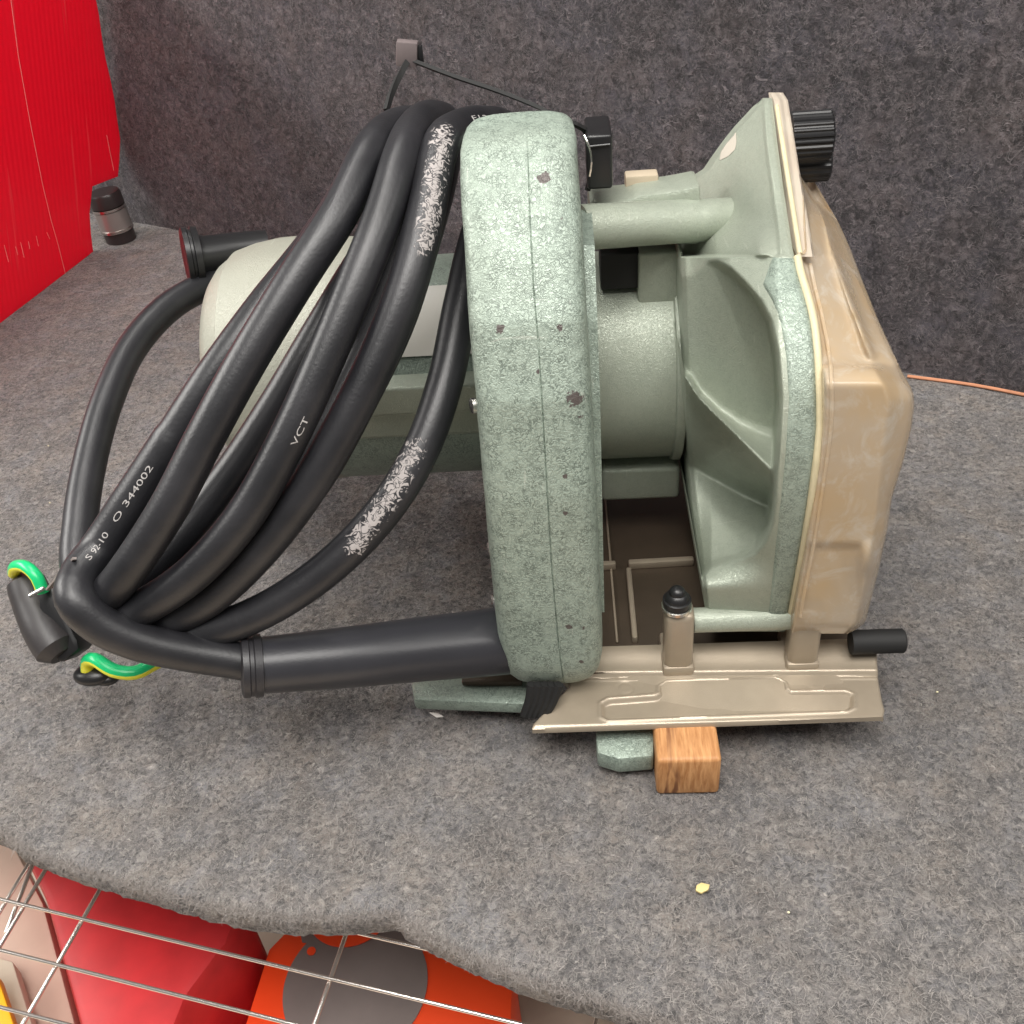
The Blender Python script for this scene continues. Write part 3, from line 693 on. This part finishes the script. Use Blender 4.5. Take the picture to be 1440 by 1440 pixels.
for (y, l, r) in dense:
    y00 = y; y = y+21*max(0, 1-(y-172)/150)+10*max(0, (y-880)/85)
    Yf = HY(y); endk = min(1, max(.0, (y00-171)/26))**.5 * min(1, max(0, (967-y00)/30))**.5; hd = .0175*(.45+.55*endk); Yc = Yf+.0175
    cpt = aY((l+r)/2, y, Yf+.002); xl, xr = aY(l+2, y, Yf+.011)[0], aY(r-6, y, Yf+.011)[0]; xc, hw = (xl+xr)/2, (xr-xl)/2
    xs_ = aY(interp(y, seamt), y, Yf)[0]; us = max(-.8, min(.8, (xs_-xc)/hw)); ring = []; g = .00030/hw
    ux = [-1+.0*0]+[]
    fr = list(np.sin(np.linspace(-math.pi/2, math.pi/2, 45)))
    fr = sorted([u for u in fr if abs(u-us) > g*2.2]); 
    while len(fr) > 42: fr.pop(min(range(1, len(fr)-1), key=lambda q: abs(fr[q]-us)))
    pts = sorted(fr+[us-g*2.0, us-g, us, us+g, us+g*2.0])
    def prf(u, ex=4.2): return (max(0, 1-abs(u)**ex))**(1/ex)
    fl_ = len(pts)
    for u in pts:
        dep = prf(u); 
        if abs(u-us) < g*.5: dep -= .0005/hd
        ring.append((xc+u*hw, Yc-dep*hd*(1 if True else 0), cpt[2]))
    for u in list(np.sin(np.linspace(math.pi/2, -math.pi/2, 20)))[1:-1]: ring.append((xc+u*hw*.985, Yc+prf(u)*hd, cpt[2]))
    rings.append(ring)
n = len(rings[0]); V = [p for r in rings for p in r]
Fc = [(i*n+k, i*n+(k+1) % n, (i+1)*n+(k+1) % n, (i+1)*n+k) for i in range(len(rings)-1) for k in range(n)]
Fc += [tuple(range(n))[::-1], tuple((len(rings)-1)*n+k for k in range(n))]
mb = MB().add(V, Fc)
tp = aY(735, 240, HY(240)); bt = aY(782, 900, HY(900))
mb.box((tp[0]-.0160, .315, tp[2]-.024), (tp[0]+.0150, .358, tp[2]-.0035), .006, 3)
mb.box((bt[0]-.0165, .262, bt[2]-.008), (bt[0]+.0150, .330, bt[2]+.017), .006, 3)
mb.box((bt[0]-.0165, .315, bt[2]-.005), (bt[0]+.0150, .345, MZ-.01), .006, 3)
handle = part(mb, 'handle', M['handle'], angle=35)
# narrow side plate between handle and front housing
rows = [[aY(x, y, HY(y)+.026) for x in (interp(y, [(300, 805), (860, 835)]), interp(y, [(340, 836), (560, 844), (860, 850)]))] for y in range(345, 862, 12)]
V, Fc = grid_solid(rows, (0, .03, 0)); obj('handle_mount', V, Fc, M['rough'], saw, angle=50)
for (x, y) in [(663, 571), (688, 771), (693, 846)]:
    c = aY(x, y, HY(y)+.0115); MB().lathe([(-.0012, .0026), (.0000, .0025), (.0004, .0018)], c, (-1, -.35, .1), 20).build('screw', M['steel'], handle)
# rubber ribs under the handle
for k in range(5):
    a = aT(748+k*9.5, 962, .366); b = aT(738+k*7, 1006, .372); MB().tube(spline([a, (a+b)/2+np.array([.0006, 0, 0]), b], .002), .0019, 8).build('rubber_rib', M['blackm'], saw)
# feet of the parallel guide
p = [aZ(x, y, .0150) for x, y in [(578, 958), (582, 984), (735, 990), (760, 975), (760, 945), (640, 945)]]
MB().prism(p, (0, 0, -.0060), .0012).build('guide_foot', M['rough'], saw)
p = [aZ(x, y, .0150) for x, y in [(650, 966), (735, 966), (735, 952), (650, 952)]]; MB().prism(p, (0, 0, .003), .001).build('guide_foot', M['bronze_shadow'], saw)
zz = .0125
p = [aZ(838, 1040, zz), aZ(840, 1058, zz), aZ(870, 1067, zz), aZ(919, 1063, zz), aZ(921, 1000, zz), aZ(838, 1000, zz)]
MB().prism(p, (0, 0, -.0085), .0010).build('guide_foot', M['rough'], saw)

# ------------------------------------------------------------ power cord: one run wound into a flat coil
run = [(366, 935, .3400), (330, 928, .338), (262, 917, .333), (192, 901, .326), (138, 876, .320), (106, 842, .317), (113, 808, .324),
 (140, 772, .330), (188, 700, .328), (243, 617, .325), (303, 526, .323), (372, 432, .326), (445, 340, .336), (515, 235, .345), (562, 165, .358), (590, 150, .372), (596, 200, .368),
 (560, 290, .350), (500, 385, .342), (442, 480, .341), (385, 575, .343), (325, 665, .345), (262, 745, .345), (195, 812, .342), (148, 838, .337), (140, 846, .329),
 (172, 812, .320), (236, 716, .311), (290, 612, .306), (347, 508, .304), (420, 388, .305), (478, 298, .309), (518, 218, .319), (542, 172, .333), (572, 146, .352), (600, 160, .374),
 (598, 240, .362), (575, 350, .345), (527, 470, .340), (462, 590, .340), (388, 700, .343), (305, 790, .345), (225, 848, .344), (175, 868, .338), (172, 868, .331),
 (205, 852, .327), (272, 806, .319), (342, 728, .311), (400, 627, .306), (450, 520, .303), (500, 402, .303), (540, 300, .307), (565, 220, .315), (583, 160, .332), (606, 130, .354), (628, 150, .374),
 (622, 240, .364), (592, 350, .346), (560, 450, .340), (505, 565, .340), (440, 680, .344), (350, 785, .346), (262, 852, .344), (212, 874, .340),
 (235, 872, .336), (292, 843, .331), (362, 778, .322), (430, 690, .314), (488, 590, .309), (535, 495, .306), (574, 395, .305), (600, 295, .309), (620, 205, .319), (641, 163, .334), (676, 146, .350), (712, 165, .366),
 (706, 250, .360), (672, 330, .348), (648, 430, .337), (625, 540, .330), (591, 635, .327), (538, 720, .327), (462, 798, .330), (372, 858, .334), (290, 888, .338), (215, 892, .343), (150, 868, .347), (112, 806, .350),
 (113, 735, .360), (126, 652, .375), (150, 566, .390), (188, 486, .408), (240, 430, .422), (300, 397, .436), (365, 372, .450), (430, 360, .47)]
cp = [aT(x, y+max(0, (205-y))*.48, t) for x, y, t in run]
P = spline(cp, .0022); RC = .0061
cordr = [RC*(1.06 if i < 55 else 1) for i in range(len(P))]
SEG = 22
mb = MB(); mb.tube(P, cordr, SEG); cord = part(mb, 'power_cord', M['cord'], angle=70)
# rubbed-on white marks
def px_of(p):
    v = np.array(p)-CAM; w_ = v@fw; return 720+F*(v@RT)/w_, 720-F*(v@UP)/w_, w_
ca = cord.data.color_attributes.new('scuff', 'FLOAT_COLOR', 'POINT')
scl = [([(623, 190), (612, 250), (603, 310), (596, 345)], 10.5, .335), ([(584, 632), (556, 684), (520, 738), (498, 768)], 10.5, .345)]
off = Vector(ORG)
ncol = np.zeros((len(cord.data.vertices), 4), dtype=np.float32); ncol[:, 3] = 1
for i, v in enumerate(cord.data.vertices):
    x, y, t = px_of(v.co+off); best = 0
    for pl, rr, tm in scl:
        if t > tm: continue
        for a, b in zip(pl[:-1], pl[1:]):
            a_, b_ = np.array(a, float), np.array(b, float); e2 = b_-a_; k = max(0, min(1, ((np.array([x, y])-a_)@e2)/(e2@e2)))
            dd = np.linalg.norm(np.array([x, y])-a_-e2*k); best = max(best, 1-dd/(rr*2.1))
    ncol[i, :3] = max(0, best)
ca.data.foreach_set('color', ncol.ravel())
# printed lettering wrapped on the cord
def lettering(text, a, b, side, size, name='printed_lettering'):
    """lays text on the cord run nearest the sight line a->b"""
    pr = np.array([px_of(p) for p in P])
    ia = min(range(len(P)), key=lambda i: math.hypot(pr[i][0]-a[0], pr[i][1]-a[1])+(pr[i][2]-.3)*400)
    ib = min(range(len(P)), key=lambda i: math.hypot(pr[i][0]-b[0], pr[i][1]-b[1])+(pr[i][2]-.3)*400)
    if abs(ia-ib) < 2 or abs(ia-ib) > 120: return
    idx = list(range(ia, ib+1)) if ia < ib else list(range(ia, ib-1, -1)); C_ = P[idx]; s_ = np.concatenate([[0], np.cumsum(np.linalg.norm(np.diff(C_, axis=0), axis=1))])
    cu = bpy.data.curves.new('t', 'FONT'); cu.body = text; cu.size = 1; cu.resolution_u = 3; to = bpy.data.objects.new('t', cu); COL.objects.link(to)
    bpy.context.view_layer.update(); me = to.evaluated_get(bpy.context.evaluated_depsgraph_get()).to_mesh()
    vs = np.array([v.co[:] for v in me.vertices]); fs = [tuple(p.vertices) for p in me.polygons]; to.to_mesh_clear(); bpy.data.objects.remove(to)
    W = vs[:, 0].max(); out = []; rloc = max(cordr[i] for i in idx)
    for v in vs:
        s = v[0]/W*s_[-1]; c = np.array([np.interp(s, s_, C_[:, k]) for k in range(3)]); c2 = np.array([np.interp(s+.002, s_, C_[:, k]) for k in range(3)]); c1 = np.array([np.interp(s-.002, s_, C_[:, k]) for k in range(3)])
        T = c2-c1; T /= np.linalg.norm(T); V_ = CAM-c; N_ = V_-T*(V_@T); N_ /= np.linalg.norm(N_); B_ = np.cross(N_, T)
        an = ((v[1]-.35)*size+side)/RC; out.append(c+(rloc*1.004+.00006)*(N_*math.cos(an)+B_*math.sin(an)))
    return obj(name, out, fs, M['white'], cord, smooth=False)
lettering('S 92-10   O 344002', (116, 800), (222, 650), .0010, .0026)
lettering('VCT', (403, 622), (424, 580), -.0022, .0027)
lettering('F12-92', (646, 186), (686, 170), .0014, .0026)
# sleeve and grommet
sp = spline([aT(715, 900, .376), aT(690, 903, .372), aT(600, 912, .362), aT(480, 925, .350), aT(352, 937, .3405)], .003)
rs = np.linspace(.0128, .0096, len(sp))
MB().tube(sp, list(rs), 40).build('cord_sleeve', M['sleeve'], saw)
ax = sp[-1]-sp[-4]; ax /= np.linalg.norm(ax)
MB().lathe([(-.004, .0098), (-.0038, .0108), (-.0014, .0110), (-.0010, .0103), (.0002, .0103), (.0006, .0108), (.0026, .0106), (.003, .0098), (.0034, .0072)], sp[-1], ax, 40).build('grommet', M['rubber'], saw)
# plug and earth wire
def rounded_bar(pts, rad, name, mat, par=saw, sx=.6):
    mb = MB(); mb.tube(pts, rad, 20); return mb.build(name, mat, par)
pp = spline([aT(33, 808, .375), aT(48, 850, .372), aT(66, 890, .368), aT(88, 922, .366)], .003)
u = np.linspace(0, 1, len(pp)); rr = .0070+.0012*u-.004*np.clip((.12-u)/.12, 0, 1)**2-.0035*np.clip((u-.9)/.1, 0, 1)**2
plug = rounded_bar(pp, list(rr), 'plug', simple('plug_black', (.028, .025, .026), .45, bumpd=.0001))
MB().prism([aT(*q, .364) for q in [(52, 832), (76, 824), (82, 846), (108, 900), (112, 914), (84, 934), (74, 922), (60, 884), (54, 858)]], tuple(fw*.013), .0016).build('plug_body', M['blackp'], plug)
a, b = aT(42, 838, .358), aT(62, 827, .358); MB().tube([a, b], .0008, 8).build('plug_pin', M['steel'], plug)
def striped(pts, r, nm):
    P_ = spline(pts, .002); seg = 16; m_ = MB(); m_.tube(P_, r, seg); mid_ = len(P_)//2; ring_ = [px_of(m_.v[mid_*seg+q]) for q in range(seg)]; k0 = (max(range(seg), key=lambda q: ring_[q][1]-ring_[q][2]*900)-int(seg*.18)) % seg; o = m_.build(nm, M['green'], saw); o.data.materials.append(M['yellow'])
    for i, p in enumerate(o.data.polygons):
        k = i % seg
        if i < seg*(len(P_)-1) and (k-k0) % seg < seg*.36: p.material_index = 1
    return o
striped([aT(20, 806, .372), aT(22, 797, .366), aT(36, 797, .362), aT(52, 812, .360), aT(60, 832, .362)], .0023, 'earth_wire')
striped([aT(124, 948, .372), aT(124, 930, .368), aT(134, 928, .364), aT(160, 943, .362), aT(190, 946, .362), aT(222, 930, .366)], .0026, 'earth_wire')
MB().sphere(aT(132, 948, .372), .0052, (1.5, 1, .7)).build('wire_clip', M['blackp'], saw)
MB().sphere(aT(150, 953, .372), .0036, (1.4, 1, .7)).build('wire_clip', M['blackp'], saw)

# ------------------------------------------------------------ cable ties
def ribbon(pts, wd, th, nm, mat, par, up=None):
    P_ = spline(pts, .003); V = []; Fc = []
    for i, p in enumerate(P_):
        T = P_[min(i+1, len(P_)-1)]-P_[max(i-1, 0)]; T /= np.linalg.norm(T); s = np.cross(T, up if up is not None else np.array([0, .6, .8])); s /= np.linalg.norm(s); n_ = np.cross(s, T)
        V += [p+s*wd/2+n_*th/2, p-s*wd/2+n_*th/2, p-s*wd/2-n_*th/2, p+s*wd/2-n_*th/2]
        if i:
            b = 4*i
            for k in range(4): Fc.append((b-4+k, b-4+(k+1) % 4, b+(k+1) % 4, b+k))
    Fc += [(0, 1, 2, 3), (len(V)-4, len(V)-3, len(V)-2, len(V)-1)]
    return obj(nm, V, Fc, mat, par, smooth=False)
tie = empty('cable_tie', tuple(aT(575, 74, .35))); tag(tie, 'long thin black cable tie over the cord coil and the green handle top', 'cable tie')
hd = aT(574, 76, .352)
MB().box(hd-np.array([.0040, .0024, .0038]), hd+np.array([.0034, .0024, .0044]), .0005, rot=Matrix.Rotation(.15, 3, 'Y')).build('tie_head', simple('tie_black', (.16, .13, .13), .5), tie)
MB().box(hd+np.array([.0034, -.0012, -.0034]), hd+np.array([.0052, .0012, .0026]), .0004).build('tie_lip', M['blackp'], tie)
ribbon([aT(574, 84, .352), aT(560, 110, .350), aT(549, 135, .347), aT(543, 156, .344)], .0014, .0020, 'tie_tail', M['blackm'], tie)
ribbon([aT(582, 86, .352), aT(640, 108, .350), aT(700, 128, .347), aT(760, 152, .343), aT(795, 170, .340), aT(822, 182, .345), aT(831, 205, .350), aT(834, 235, .356), aT(826, 268, .360)], .0018, .0012, 'tie_strap', M['blackm'], tie)
ribbon([aT(821, 190, .326), aT(829, 208, .327), aT(832, 228, .329), aT(829, 248, .332)], .0005, .0005, 'tie_glint', M['steel'], tie)  # bright strip standing in for a glint on the tie
t2 = empty('cable_tie', tuple(aT(90, 805, .33))); tag(t2, 'short thin dark cable tie end beside the black plug at the lower left', 'cable tie')
ribbon([aT(67, 829, .350), aT(85, 808, .335), aT(105, 785, .318)], .0012, .0008, 'tie_tail', simple('tie_grey', (.20, .17, .16), .3), t2)
print('objects', len(bpy.data.objects), 'tris', sum(len(o.data.polygons) for o in bpy.data.objects if o.type == 'MESH')*2)
